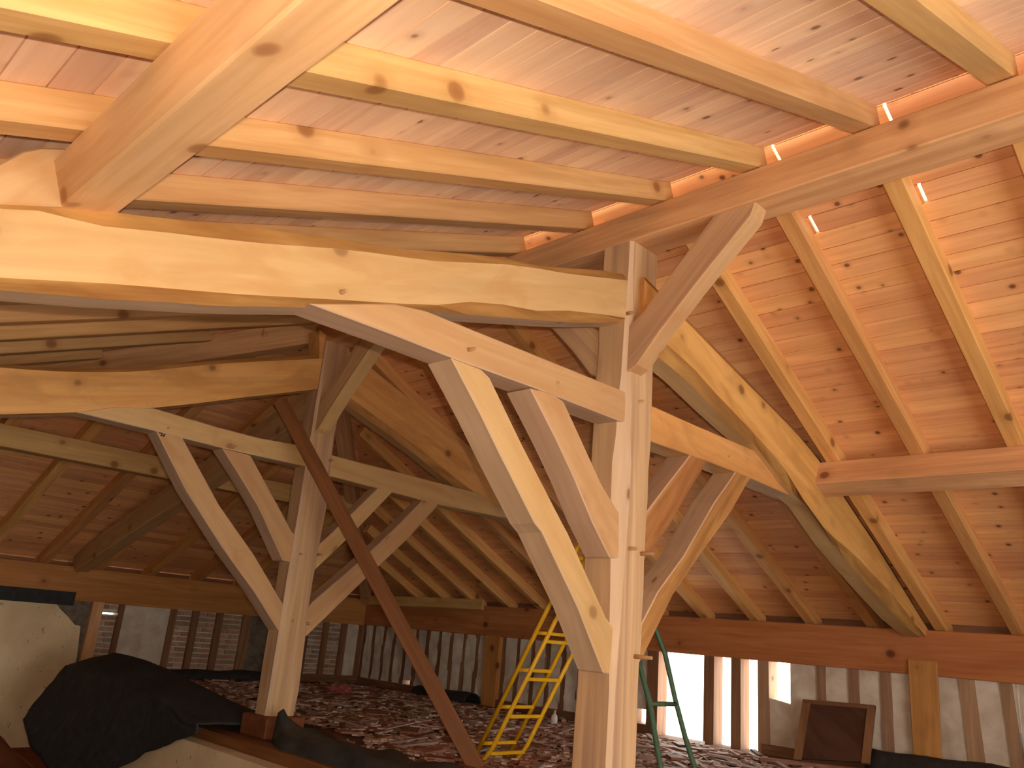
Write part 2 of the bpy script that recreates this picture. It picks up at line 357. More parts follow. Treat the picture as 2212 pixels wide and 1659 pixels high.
# ------------------------------------------------------------------ truss members
def px_member(name, pts, Y, t, mat, label, cat, side='oak_side', ax=None):
    P = [onY(p, Y) for p in pts]
    o = prism(name, P, (0, t, 0), mat, ax, bevel=0.006, side=side)
    return tag(o, label, cat)
def waney(name, Y, t, top, front_t, front_b, low, label, n=26, face='oak', side='oak_side'):
    """natural-edged timber: four pixel lines along it (upper wane edge, face top, face bottom, lower wane edge)"""
    L = [[onY(p, Y+d) for p in resample(pl, n)] for pl, d in ((top, 0.035), (front_t, 0.0), (front_b, 0.0), (low, 0.05))]
    rows = []
    for i in range(n):
        a, b, c, d = L[0][i], L[1][i], L[2][i], L[3][i]
        j = 0.004*noise.noise(Vector((i*0.7, Y, 3)))
        rows.append([a+Vector((0, t-0.035, 0)), a+Vector((0, 0, j)), b, c, d+Vector((0, 0, j)), d+Vector((0, t-0.05, 0))])
    v = [p for r in rows for p in r]; f, ix = [], []
    mi = [2, 1, 0, 1, 2, 2]
    for i in range(n-1):
        for k in range(6):
            f.append((i*6+k, i*6+(k+1) % 6, (i+1)*6+(k+1) % 6, (i+1)*6+k)); ix.append(mi[k])
    f += [tuple(range(6)), tuple(range((n-1)*6, n*6))]; ix += [0, 0]
    o = mesh(name, v, f, [face, 'wane', side], frame(rows[0][2], rows[-1][2]-rows[0][2], (0, 1, 0)), None, ix)
    return tag(o, label, 'beam')
FA, FB = 2.725, 6.01
TA = 0.175
# -- truss A (yellow and green ladders stand beside its post)
waney('principal_rafter', FA, 0.19,
      [(-420, 400), (0, 432), (148, 441), (270, 462), (359, 473), (506, 487), (740, 517), (869, 538), (1080, 555), (1164, 574), (1303, 584), (1376, 597)],
      [(-420, 408), (0, 451), (97, 456), (169, 477), (224, 489), (359, 502), (447, 513), (582, 527), (740, 538), (860, 553), (911, 563), (1122, 572), (1206, 589), (1376, 608)],
      [(-420, 560), (0, 600), (245, 613), (506, 635), (740, 648), (936, 660), (987, 652), (1059, 652), (1151, 671), (1249, 671), (1372, 690)],
      [(-420, 590), (0, 627), (211, 645), (502, 662), (640, 664), (800, 668), (936, 674), (1000, 680), (1152, 691), (1222, 696), (1316, 697), (1370, 698)],
      'big natural-edged principal rafter carrying the overhead purlin, joined to the post between the ladders')
px_member('purlin_cleat', [(-90, 420), (0, 352), (50, 326), (90, 318), (143, 320), (153, 447), (0, 440), (-90, 440)], FA+0.01, 0.13, 'oak',
          'pale wedge-shaped cleat on the principal rafter against the overhead purlin', 'cleat')
px_member('collar_beam', [(668, 655), (850, 723), (975, 772), (1162, 840), (1300, 894), (1372, 921), (1372, 855), (1320, 833), (921, 671), (850, 655)], FA, TA, 'oak',
          'pale collar beam from the big natural-edged principal rafter to the post between the ladders', 'beam')
px_member('collar_beam', [(1385, 868), (1413, 878), (1495, 915), (1630, 973), (1716, 1010), (1745, 1030), (1750, 1085), (1716, 1074), (1618, 1031), (1532, 997), (1411, 955), (1385, 945)], FA, TA, 'oak_warm',
          'short collar beam from the post between the ladders to the principal rafter of the far slope', 'beam', side='oak')
waney('principal_rafter', 2.64, 0.19,
      [(1392, 598), (1478, 684), (1600, 808), (1713, 923), (1771, 992), (1828, 1078), (1899, 1184), (2003, 1355), (2010, 1365)],
      [(1392, 604), (1478, 690), (1600, 814), (1713, 928), (1771, 997), (1828, 1082), (1899, 1188), (2003, 1359), (2010, 1369)],
      [(1392, 700), (1439, 742), (1507, 804), (1533, 836), (1627, 934), (1690, 1004), (1737, 1082), (1787, 1150), (1849, 1200), (1894, 1250), (1927, 1283), (1978, 1349), (2003, 1377)],
      [(1392, 748), (1420, 770), (1475, 815), (1560, 898), (1630, 960), (1704, 1060), (1737, 1086), (1800, 1178), (1853, 1242), (1885, 1278), (1950, 1350), (1995, 1381)],
      'natural-edged principal rafter descending from the post between the ladders to the far wall plate', face='oak_warm', side='oak')
px_member('strut', [(975, 772), (1040, 897), (1083, 986), (1156, 1130), (1172, 1150), (1249, 1313), (1304, 1454), (1338, 1460), (1338, 1372), (1310, 1334), (1227, 1150), (1216, 1130), (1127, 957), (1059, 816), (1040, 797)], FA, TA, 'oak',
          'long pale strut with an oval knot, from collar beam to post between the ladders', 'brace')
px_member('strut', [(1146, 838), (1203, 951), (1241, 1033), (1281, 1130), (1318, 1205), (1338, 1207), (1338, 1108), (1300, 1046), (1219, 868), (1195, 850)], FA, TA, 'oak',
          'shorter cracked strut inside the long pale strut on the post between the ladders', 'brace')
px_member('strut', [(1497, 975), (1476, 1003), (1431, 1061), (1385, 1122), (1385, 1222), (1407, 1188), (1448, 1133), (1489, 1061), (1521, 1010), (1530, 992)], FA+0.005, TA, 'wane',
          'short orange waney strut on the far-wall side of the post between the ladders', 'brace')
px_member('strut', [(1592, 1015), (1577, 1038), (1544, 1085), (1478, 1200), (1422, 1278), (1385, 1350), (1380, 1435), (1391, 1417), (1454, 1286), (1515, 1196), (1581, 1104), (1616, 1042), (1630, 1024)], FA+0.005, TA, 'wane',
          'long orange waney strut above the green ladder', 'brace')
# ridge braces (in the X plane)
def ridge_brace(Y0, sgn, label):
    yz = [(2.155, ZR0+0.01), (2.62, CH+1.86), (2.72, CH+1.79), (2.72, CH+1.50), (2.645, CH+1.535), (2.497, CH+1.707), (2.255, CH+1.952), (1.93, CH+2.26), (1.90, ZR0+0.01)]
    c = 2.70
    P = [Vector((3.585, Y0 + sgn*(y-c), z)) for y, z in yz]
    o = prism('ridge_brace', P, (0.125, 0, 0), 'post', Vector((0, sgn*-0.7, 0.72)), bevel=0.008, side='oak')
    return tag(o, label, 'brace')
ridge_brace(YA, 1, 'slanted brace from the post between the ladders to the ridge, opposite the hidden one')
ridge_brace(YA+0.24, -1, 'brace to the ridge half hidden behind the post between the ladders')
ridge_brace(YB, 1, 'slanted brace from the post on the wooden block up to the ridge beam')
# -- truss B (its post stands on a wooden block)
waney('principal_rafter', FB, 0.17,
      [(-420, 770), (0, 787), (93, 793), (187, 796), (262, 796), (346, 791), (434, 781), (529, 774), (630, 770), (698, 766)],
      [(-420, 776), (0, 794), (93, 801), (187, 804), (262, 804), (346, 799), (434, 789), (529, 782), (630, 778), (698, 774)],
      [(-420, 885), (0, 895), (159, 891), (300, 884), (412, 873), (537, 857), (698, 839)],
      [(-420, 889), (0, 899), (159, 894), (300, 887), (412, 876), (537, 860), (698, 843)],
      'curved principal rafter above the crayon-marked strut, joined to the post on the block', n=22, face='oak_warm')
px_member('collar_beam', [(165, 890), (332, 930), (478, 967), (658, 1007), (690, 1014), (690, 972), (658, 964), (560, 946), (471, 923), (334, 882), (250, 878)], FB-0.004, 0.17, 'oak',
          'collar beam crossing behind the brown prop to the post on the wooden block', 'beam')
px_member('collar_beam', [(700, 978), (721, 984), (1034, 1065), (1075, 1090), (1108, 1116), (1095, 1119), (948, 1090), (717, 1029), (700, 1025)], FB-0.004, 0.17, 'oak',
          'collar beam on the far-wall side of the post on the wooden block', 'beam', side='oak')
pb = [onY(p, FB+0.005) for p in [(690, 712), (799, 792), (854, 839), (1011, 961), (1042, 992)]]
sl = (pb[-1].z-pb[1].z)/(pb[-1].x-pb[1].x)
xe = XF+0.15; pb.append(Vector((xe, FB+0.005, pb[-1].z + sl*0.86*(xe-pb[-1].x))))
pl = [onY(p, FB+0.005) for p in [(690, 815), (756, 858), (913, 974), (1003, 1049)]]; pl.append(pb[-1]-Vector((0, 0, 0.30)))
pd = [p - Vector((0, -0.05, 0.055)) for p in pl]
n = 20; T = resample([tuple(p) for p in pb], n); Bt = resample([tuple(p) for p in pl], n); D = resample([tuple(p) for p in pd], n)
v = []; f = []; ix = []
for a, b, d in zip(T, Bt, D):
    a, b, d = Vector(a), Vector(b), Vector(d); v += [a+Vector((0, 0.17, 0)), a, b, d, d+Vector((0, 0.12, 0))]
for i in range(n-1):
    for k in range(5): f.append((i*5+k, i*5+(k+1) % 5, (i+1)*5+(k+1) % 5, (i+1)*5+k)); ix.append([2, 0, 1, 2, 2][k])
f += [tuple(range(5)), tuple(range((n-1)*5, n*5))]; ix += [0, 0]
o = mesh('principal_rafter', v, f, ['oak_warm', 'wane', 'oak'], frame(v[1], v[-4]-v[1], (0, 1, 0)), None, ix)
tag(o, 'principal rafter descending from the post on the wooden block to the far wall', 'beam')
o = px_member('strut', [(337, 930), (402, 1060), (481, 1184), (547, 1275), (602, 1363), (622, 1367), (622, 1318), (610, 1302), (550, 1200), (473, 1090), (395, 946), (385, 941)], FB-0.002, 0.17, 'oak',
          'long curved strut with a black crayon mark, beside the plastered wall', 'brace')
for a, b in (((343, 935), (351, 936)), ((351, 936), (347, 942)), ((347, 942), (357, 938)), ((357, 938), (353, 944))):
    tube('crayon_mark', [onY(a, FB-0.004), onY(b, FB-0.004)], 0.0035, 'mark', o, 5)
px_member('strut', [(480, 968), (525, 1039), (560, 1098), (611, 1211), (645, 1218), (645, 1165), (631, 1148), (542, 984), (530, 980)], FB-0.002, 0.17, 'oak',
          'shorter curved strut between the crayon-marked strut and the post on the wooden block', 'brace')
px_member('strut', [(820, 1052), (745, 1125), (682, 1184), (682, 1230), (760, 1155), (850, 1061)], FB-0.002, 0.15, 'oak',
          'shorter strut crossed by the brown prop, beside the post on the wooden block', 'brace')
px_member('strut', [(918, 1076), (850, 1145), (771, 1218), (676, 1300), (662, 1318), (662, 1375), (671, 1366), (790, 1250), (880, 1165), (948, 1090)], FB-0.002, 0.15, 'oak',
          'longer strut crossed by the brown prop, below the shorter one beside the block post', 'brace')
# half truss of the hip end
o = beam('principal_rafter', (3.68, 6.16, CH+1.82), (3.68, YH+0.1, CH+0.42), 0.17, 0.27, 'oak', bevel=0.01)
tag(o, 'straight principal rafter from behind the post on the block down to the hip wall plate', 'beam')

# ------------------------------------------------------------------ posts
def post(name, x0, y0, prof, label, seed):
    """prof rows: z, width x, depth y, wane of the front arris"""
    rng = random.Random(seed); v, f, ix = [], [], []
    for z, wx, dy, c in prof:
        e = lambda s: rng.uniform(-s, s)
        c1 = c*rng.uniform(0.8, 1.2); c2 = 0.012+abs(e(0.012)); c3 = 0.012+abs(e(0.01))
        ring = [(x0+c1, y0), (x0+wx-c2, y0+e(.002)), (x0+wx+e(.003), y0+c2), (x0+wx, y0+dy-c3), (x0+wx-c3, y0+dy), (x0+c3, y0+dy), (x0+e(.002), y0+dy-c3), (x0, y0+c1*0.9)]
        v += [Vector((x, y, z)) for x, y in ring]
    m = len(prof); mi = [0, 1, 0, 1, 0, 1, 0, 1]
    for i in range(m-1):
        for k in range(8): f.append((i*8+k, i*8+(k+1) % 8, (i+1)*8+(k+1) % 8, (i+1)*8+k)); ix.append(mi[k])
    f += [tuple(range(8)), tuple(range((m-1)*8, m*8))]; ix += [0, 0]
    o = mesh(name, v, f, ['post', 'oak_side'], frame((x0, y0, prof[0][0]), (0, 0, 1)), None, ix)
    return tag(o, label, 'post')
prA = []
for i in range(20):
    t = i/19; z = ZL + t*(ZR0-ZL)
    prA.append((z, 0.225+0.05*min(1, t*1.6), 0.255-0.025*t, 0.022 + 0.05*math.exp(-((t-0.55)/0.22)**2)))
postA = post('post', XR0, YA, prA, 'thick streaked oak post under the ridge, between the yellow and green ladders', 3)
ZB = CH-0.745
prB = [(ZB+(ZR0-ZB)*i/15, 0.245+0.01*math.sin(i), 0.20, 0.035-0.018*i/15) for i in range(16)]
postB = post('post', XR0, YB, prB, 'oak post under the ridge standing on a dark wooden block', 5)
def peg(parent, p, Y, length=0.07, r=0.011, side=(0, 0, 0)):
    q = onY(p, Y); d = Vector((side[0], -1, side[2])).normalized()
    return tube('peg', [q - d*0.03, q + d*length], r, 'peg', parent, 8, [r*1.15, r*0.8])
for p, L in (((1359, 1185), 0.05), ((1371, 1418), 0.11), ((1385, 1196), 0.09), ((1381, 868), 0.03), ((1362, 676), 0.02)): peg(postA, p, YA, L)
for p, L in (((632, 1341), 0.03), ((666, 1347), 0.04), ((648, 1197), 0.03), ((688, 1198), 0.05), ((712, 995), 0.05)): peg(postB, p, YB, L)
byname = {o['label']: o for o in C.objects if 'label' in o}
for lab, p, L in (('pale collar beam from the big', (1012, 756), 0.05), ('pale collar beam from the big', (1204, 827), 0.012),
                  ('big natural-edged', (737, 632), 0.04), ('short collar beam from the post', (1573, 985), 0.012), ('collar beam crossing behind', (363, 925), 0.02),
                  ('collar beam crossing behind', (508, 964), 0.02), ('natural-edged principal rafter descending', (1765, 1041), 0.07)):
    ob = next(o for l, o in byname.items() if l.startswith(lab)); peg(ob, p, FA if p[0] > 600 else FB, L, 0.010)

# ------------------------------------------------------------------ walls, plates, floors
o = box('floor', (XN, YG, -0.1), (4.0, YH+0.2, 0), 'earth', axis=1); tag(o, kind='structure')
lp = [(3.42, YG), (XF+0.2, YG), (XF+0.2, YH+0.2), (3.8, YH+0.2), (3.8, 9.1), (3.42, 9.1)]
tag(prism('floor_loft', [Vector((x, y, ZL-0.14)) for x, y in lp], (0, 0, 0.14), 'loft', (0, 1, 0), bevel=0), kind='structure')
tag(box('wall_step', (3.7, 9.1, -0.1), (3.82, YH, ZL-0.13), 'plaster', axis=1), kind='structure')
o = box('wall_dwarf', (3.2, YG, -0.1), (3.45, 9.1, ZL-0.075), 'plaster', axis=1); tag(o, kind='structure')
o = box('trim_1', (3.33, YG, ZL-0.075), (3.47, 9.1, ZL+0.004), 'prop', axis=1); tag(o, kind='structure')
# plates
o = box('wall_plate', (XF, YG, CH-0.03), (XF+0.26, YH+0.3, ZPL-0.045), 'plate', axis=1, bevel=0.008)
tag(o, 'heavy reddish wall plate along the top of the far wall over the bright openings', 'beam')
o = box('wall_plate', (XN-0.3, YH, CH-0.04), (XF, YH+0.26, CH+0.36), 'plate', axis=0, bevel=0.008)
tag(o, 'heavy reddish wall plate across the dark hip end above the plastered wall', 'beam')
# far wall: studs, infill panels, sill and the four openings
wf = tag(empty('wall_far', (XF+0.1, 4, ZL)), kind='structure')
ztop = CH-0.03
def yx(px, py=1500, X=XF+0.06): return onX((px, py), X).y
for a_, b_ in ((YG, yx(1650)), (yx(1412), YH)): box('sill', (XF+0.0, a_, ZL-0.05), (XF+0.24, b_, ZL+0.09), 'old', wf, axis=1)
def stud(ya, yb, mat='old', lean=0.0, x0=XF+0.03, x1=XF+0.21, par=wf):
    v = [Vector((x, y+(lean if z > ZL+0.3 else 0), z)) for x in (x0, x1) for y in (ya, yb) for z in (ZL-0.04, ztop+0.01)]
    mesh('stud', v, BOXF, mat, frame(v[0], (0, 0, 1)), par)
def infill(ya, yb, z0=ZL+0.05, z1=ztop+0.01, x0=XF+0.05, x1=XF+0.17, mat='lime', par=wf, j=0.008):
    nx, nz = 2, 4; v, f = [], []
    for s, x in ((0, x0), (1, x1)):
        for i in range(nx+1):
            for k in range(nz+1):
                d = random.uniform(-j, j) if s == 0 else 0
                v.append(Vector((x+d, ya+(yb-ya)*i/nx, z0+(z1-z0)*k/nz)))
    m = (nx+1)*(nz+1)
    for s in (0, 1):
        for i in range(nx):
            for k in range(nz):
                a = s*m+i*(nz+1)+k; f.append((a, a+1, a+nz+2, a+nz+1))
    for i in range(nx): 
        for k in (0, nz): a = i*(nz+1)+k; f.append((a, a+nz+1, a+nz+1+m, a+m))
    for k in range(nz):
        for i in (0, nx): a = i*(nz+1)+k; f.append((a, a+1, a+1+m, a+m))
    mesh('infill_panel', v, f, mat, None, par)
# right of the openings: pixel columns of stud edges, Y falls to the right
edges = [(1640, 1664), (1768, 1786), (1836, 1858), (1905, 1928), (1985, 2006), (2088, 2122), (2178, 2204)]
ys = [(yx(b), yx(a)) for a, b in edges]
for i, (a, b) in enumerate(ys): stud(a, b, 'stud', lean=(0.05 if i >= 5 else 0))
for (a, b), (c, d) in zip(ys, ys[1:]):
    if a == ys[0][0]: continue
    infill(d-0.06, a+0.06)
# first panel beside the openings has its upper corner broken away (fourth opening)
ya, yb = ys[1][1], ys[0][0]; yo = yx(1709)
infill(ya-0.01, yo, mat='lime')
zc0, zc1 = onX((1668, 1508), XF+0.06).z, onX((1705, 1521), XF+0.06).z
v = [Vector((x, y, z)) for x in (XF+0.05, XF+0.17) for y, z in ((yo, ZL+0.05), (yb+0.01, ZL+0.05), (yb+0.01, zc0), (yo, zc1))]
mesh('infill_panel', v, [(0, 1, 2, 3), (7, 6, 5, 4), (0, 4, 5, 1), (1, 5, 6, 2), (2, 6, 7, 3), (3, 7, 4, 0)], 'lime', None, wf)
y = ys[-1][0]
while y > YG+0.3:
    if not (-1.9 < y < 0.75): infill(y-0.28, y+0.01)  # unseen bays left without infill, added to light the near slope
    stud(y-0.38, y-0.27); y -= 0.38
# studs between the openings
for a, b in ((1523, 1545), (1582, 1603)): stud(yx(b), yx(a), 'old')
stud(yx(1424), yx(1400), 'old')
# left of the openings to the corner
y = yx(1400); first = True
while y < YH-0.05:
    if abs(y-yx(1075)) < 0.22: stud(y+0.0, y+0.26, 'plate', x0=XF-0.02); y += 0.26; continue
    infill(y-0.01, min(YH, y+0.19), z0=ZL+(0.24 if first else 0.15 if abs(y-yx(877)) < 0.13 else 0.05)); stud(y+0.18, y+0.27, 'old', x0=XF+0.05); y += 0.26; first = False
# hip wall: plaster on the left, then studs with brick and lime panels
wh = tag(empty('wall_hip', (3, YH+0.1, 0)), kind='structure')
def hxp(px, py=1370): return onY((px, py), YH+0.06).x
box('sill', (hxp(180), YH, ZL-0.05), (XF, YH+0.24, ZL+0.10), 'old', wh, axis=0)
zh = CH-0.04
pr = [(XN-0.2, -0.1), (hxp(164, 1420), -0.1), (hxp(164, 1420), onY((164, 1420), YH).z), (hxp(172, 1352), onY((172, 1352), YH).z), (hxp(160, 1350), onY((160, 1350), YH).z),
      (hxp(143, 1330), onY((143, 1330), YH).z), (hxp(128, 1315), onY((128, 1315), YH).z), (hxp(117, 1288), zh-0.015), (hxp(40, 1272), zh-0.02), (hxp(20, 1281), zh-0.05), (hxp(5, 1275), zh-0.02), (XN-0.2, zh-0.03)]
mesh('plaster_panel', [Vector((x, y, z)) for y in (YH+0.03, YH+0.2) for x, z in pr],
     [tuple(range(12)), tuple(range(23, 11, -1))] + [(i, (i+1) % 12, 12+(i+1) % 12, 12+i) for i in range(12)], 'plaster', None, wh)
box('rubble_core', (XN-0.2, YH+0.06, -0.1), (hxp(186), YH+0.2, zh+0.02), 'mortar', wh, axis=0)
def studh(a, b, mat='old', y0=YH+0.03): 
    xa, xb = hxp(a), hxp(b); box('stud', (xa, y0, ZL+0.05), (xb, YH+0.22, zh+0.01), mat, wh, axis=2)
def brickpanel(a, b, rows=12):
    xa, xb = hxp(a), hxp(b); zs = zh-0.13 if a == 207 else zh-0.2
    box('mortar_bed', (xa-0.02, YH+0.075, ZL+0.05), (xb+0.02, YH+0.18, zs), 'lime', wh, axis=2)
    box('mortar_bed', (xa-0.02, YH+0.075, zs+(0.022 if a == 207 else -0.005)), (xb+0.02, YH+0.18, zh+0.01), 'lime', wh, axis=2)
    h = (zh-ZL-0.06)/rows
    for r in range(rows):
        if a == 207 and r == rows-2: continue
        z = ZL+0.055+r*h; s = 0.5*(r % 2); w_ = (xb-xa); cut = xa + w_*(0.35+0.3*s+random.uniform(-.05, .05))
        for q0, q1 in ((xa, cut), (cut, xb)):
            box('brick', (q0+0.006, YH+0.055+random.uniform(0, .012), z+0.006), (q1-0.006, YH+0.12, z+h-0.008), 'brick', wh, axis=0, jit=0.003)
def limeh(a, b):
    xa, xb = hxp(a), hxp(b); box('infill_panel', (xa-0.01, YH+0.05, ZL+0.05), (xb+0.01, YH+0.18, zh+0.01), 'lime', wh, axis=2, jit=0.006)
studh(183, 207, 'ridge', YH); brickpanel(207, 244); studh(244, 256); limeh(256, 305); limeh(307, 357); studh(357, 372); brickpanel(372, 407); studh(407, 421)
brickpanel(421, 460); studh(460, 474); brickpanel(474, 518); studh(518, 536); box('infill_panel', (hxp(536), YH+0.09, ZL+0.05), (hxp(592), YH+0.18, zh+0.01), 'mortar', wh, axis=2)
studh(592, 606); brickpanel(606, 650); studh(650, 664); brickpanel(664, 696); studh(696, 707); brickpanel(707, 735); studh(735, 747); limeh(747, 772); studh(772, 782); limeh(782, 812)
# near long wall and gable behind the photographer, dark to cut bounce; door opening added for daylight
o = box('wall_near', (XN-0.3, YG, -0.1), (XN, YH+0.3, CH+0.36), 'mortar', axis=1); tag(o, kind='structure')
wg = tag(empty('wall_gable', (2, YG, 0)), kind='structure')
box('masonry', (XN-0.3, YG-0.25, -0.1), (-0.5, YG, CH+0.4), 'mortar', wg, axis=0)
box('masonry', (4.3, YG-0.25, -0.1), (XF+0.25, YG, CH+0.4), 'mortar', wg, axis=0)
gp = [(XN-0.4, CH+0.38), (-0.5, CH+0.38), (-0.5, zN(-0.5)-0.1), (0.0, zN(-0.5)-0.1), (0.0, CH+1.5), (4.3, CH+1.5), (4.3, CH+0.38), (XF+0.3, CH+0.38), (XF+0.3, zF(XF+0.3)+0.13), (XAP, zN(XAP)+0.1), (XN-0.4, zN(XN-0.4)+0.1)]
n = len(gp)
mesh('gable_boarding', [Vector((x, y, z)) for y in (YG-0.2, YG-0.02) for x, z in gp], [tuple(range(n)), tuple(range(2*n-1, n-1, -1))]+[(i, (i+1) % n, n+(i+1) % n, n+i) for i in range(n)], 'old', None, wg)
# eave boards closing the roof edge above the plates
for nm, a, b in (('trim_2', (XF+0.24, YG, ZPL-0.1), (XF+0.27, YH+0.3, ZPL+0.10)), ('trim_3', (XN-0.3, YH+0.27, CH+0.3), (XF+0.3, YH+0.30, ZPL+0.02)), ('trim_4', (XN-0.33, YG, CH+0.3), (XN-0.30, YH+0.3, zN(XN-0.3)+0.14))):
    tag(box(nm, a, b, 'old'), kind='structure')

_e0 = Vector((XF+0.02, YG, zF(XF+0.02))) + upF*(RH+0.012); _dn = Vector((math.cos(AF), 0, -math.sin(AF)))
tag(prism('trim_5', [_e0, _e0+_dn*0.55, _e0+_dn*0.55+Vector((0, YH+0.4-YG, 0)), _e0+Vector((0, YH+0.4-YG, 0))], upF*0.05, 'dark', (0, 1, 0), bevel=0), kind='structure')
# ------------------------------------------------------------------ things standing about
# wooden block under post B
o = prism('wooden_block', [Vector((x, y, ZL)) for x, y in ((3.50, 5.86), (3.86, 5.90), (3.84, 6.26), (3.50, 6.24))], (0, 0, ZB-ZL), 'prop', (1, 0, 0), bevel=0.01)
tag(o, 'dark reddish wooden block under the foot of a post', 'block')
# brown prop board
a = onY((606, 866), 5.93); b = onZ((1032, 1668), ZL)
o = beam('prop_board', b+Vector((0, 0, 0.01)), a, 0.115, 0.045, 'prop', (a-CAM).cross(b-a).cross(b-a), bevel=0.004)
tag(o, 'long brown board propped diagonally in front of the post on the block', 'board')
# upright board below the foot of the principal rafter
P = [onX(p, XF-0.03) for p in [(1960, 1424), (2023, 1428), (2034, 1640), (1972, 1632)]]
o = prism('upright_board', P, (0.03, 0, 0), 'knotty', (0, 0, 1), side='knotty'); tag(o, 'pale knotty board standing upright against the far wall below the rafter foot', 'board')
# framed dark panel leaning
root = tag(empty('framed_panel', onX((1805, 1640), 7.75)), 'dark framed wooden panel leaning on the whitewashed wall beside the bright openings', 'panel')
q = [onX((1737, 1514), XF-0.02), onX((1893, 1527), XF-0.02), onX((1880, 1652), 7.72), onX((1716, 1644), 7.72)]
dz = ZL+0.005-min(q[2].z, q[3].z)
nrm = (q[1]-q[0]).cross(q[3]-q[0]).normalized()
if nrm.x > 0: nrm = -nrm
def bil(u, v): return (q[0]*(1-u)+q[1]*u)*(1-v) + (q[3]*(1-u)+q[2]*u)*v
prism('board', [bil(.06, .06), bil(.94, .06), bil(.94, .97), bil(.06, .97)], nrm*0.015, 'dark', parent=root, bevel=0)
for u0, v0, u1, v1 in ((0, 0, .11, 1), (.90, 0, 1, 1), (.0, 0, 1, .07)):
    prism('frame_bar', [bil(u0, v0), bil(u1, v0), bil(u1, v1), bil(u0, v1)], nrm*0.032, 'old', parent=root, bevel=0.002)
# loose board on the far plate
o = beam('loose_board', (XF-0.03, YH-0.12, ZPL-0.05), (XF-0.03, 8.35, ZPL-0.03), 0.05, 0.14, 'rafter', bevel=0.003)
tag(o, 'loose pale board lying along the far wall plate by the dark corner', 'board')
# long batten on the floor
o = beam('batten', onZ((1640, 1640), ZL+0.045), onZ((1990, 1678), ZL+0.045), 0.07, 0.035, 'chip_b'); tag(o, 'long reddish batten lying on the loft floor before the framed panel', 'batten')

# ladders
def ladder(name, rails, rungs, r, mat, label, cat='ladder', flat=None):
    root = tag(empty(name, rails[0][0]), label, cat)
    for pts in rails: tube('rail', pts, r, mat, root, 10)
    for a, b in rungs:
        if flat: beam('rung', a, b, flat, flat*0.8, mat, parent=root, bevel=0.003)
        else: tube('rung', [a, b], r*0.85, mat, root, 8)
    return root
X1 = 4.52
R1a, R1b = onX((1031, 1624), X1), onX((1192, 1296), X1)
d = (R1b-R1a).normalized(); d.x = 0; d.normalize()
top = R1a + d*((CH+1.02-R1a.z)/d.z); bot = R1a + d*((ZL+0.012-R1a.z)/d.z)
g2 = onX((1116.5, 1450), X1); wd = onY((1187.5, 1451), g2.y).x - X1
offs = onX((1146, 1450), X1) - g2; offs -= d*offs.dot(d)
s0 = (onX((1080, 1528), X1)-bot).dot(d); ds = (s0-(onX((1041, 1607), X1)-bot).dot(d))
def sect(base, hi, lo, name, label, hook):
    W = Vector((wd, 0, 0)); o0 = base
    rr = []
    for s in (0, 1):
        p = [o0 + W*s + bot*0 + bot + d*lo, o0 + W*s + bot + d*hi]
        if hook: p = [o0 + W*s + bot + d*(lo-0.11) + Vector((0, 0.10, 0)) if False else o0 + W*s + bot + d*(lo+0.0) + Vector((-0.05, 0.0, 0.0)), o0 + W*s + bot + d*(lo+0.13)] + [p[1]]
        rr.append(p)
    ru = []
    k = s0 - ds
    while k < hi-0.1:
        if k > lo+0.03: ru.append((o0+bot+d*k, o0+bot+d*k+W))
        k += ds
    return ladder(name, rr, ru, 0.0165, 'yellow', label, flat=0.030)
L = (top-bot).length
sect(Vector((0, 0, 0)), L, 0.0, 'ladder', 'yellow metal ladder section leaning behind, farther of the two yellow sections', False)
sect(offs, L-0.35, 0.06-offs.z/d.z*0-0.0, 'ladder', 'yellow metal ladder section in front with bent feet, nearer the brown prop', True)
Yg = 3.3
gr1 = [onY(p, Yg+dy) for p, dy in (((1437, 1700), 0.0), ((1427, 1659), 0.05), ((1414, 1583), 0.14), ((1403, 1517), 0.22), ((1386, 1452), 0.30), ((1372, 1400), 0.36))]
gr2 = [onY(p, Yg+dy) for p, dy in (((1515, 1700), 0.0), ((1501, 1659), 0.05), ((1480, 1592), 0.14), ((1458, 1508), 0.22), ((1437, 1413), 0.33), ((1420, 1370), 0.38), ((1405, 1332), 0.42))]
def down(g):
    dd = (g[0]-g[1]).normalized(); return [g[0] + dd*((ZL+0.012-g[0].z)/dd.z)] + g[1:]
gr1, gr2 = down(gr1), down(gr2)
def at_z(g, z):
    for a, b in zip(g, g[1:]):
        if min(a.z, b.z) <= z <= max(a.z, b.z): return a + (b-a)*((z-a.z)/(b.z-a.z))
    return g[-1]
zr = onY((1459, 1521), Yg+0.21).z
root = ladder('ladder', [gr1, gr2], [(at_z(gr1, z), at_z(gr2, z)) for z in (zr,)], 0.019, 'green', 'green metal ladder standing in front of the bright wall openings')

# felt: big draped heap, strip along the floor edge, rolls at the wall feet
def sheet(name, nu, nv, fn, mat, label, cat='roofing felt', th=0.012):
    v = [fn(i/nu, j/nv) for i in range(nu+1) for j in range(nv+1)]
    f = [(i*(nv+1)+j, i*(nv+1)+j+1, (i+1)*(nv+1)+j+1, (i+1)*(nv+1)+j) for i in range(nu) for j in range(nv)]
    o = mesh(name, v, f, mat, None, None, smooth=True)
    s = o.modifiers.new('thick', 'SOLIDIFY'); s.thickness = th
    return tag(o, label, cat)
crest = [(6.2, -.86), (6.45, -.78), (6.7, -.72), (7.2, -.63), (7.8, -.545), (8.3, -.50), (8.75, -.485), (9.2, -.56)]
hem = [(5.70, -.77), (6.1, -.85), (6.6, -1.0), (7.1, -1.17), (7.5, -1.35), (8.0, -1.58), (8.4, -1.5), (8.8, -1.35), (9.2, -1.15)]
hemx = [(5.70, 3.30), (7.0, 3.22), (7.5, 3.10), (8.2, 2.95), (8.8, 2.88), (9.2, 2.85)]
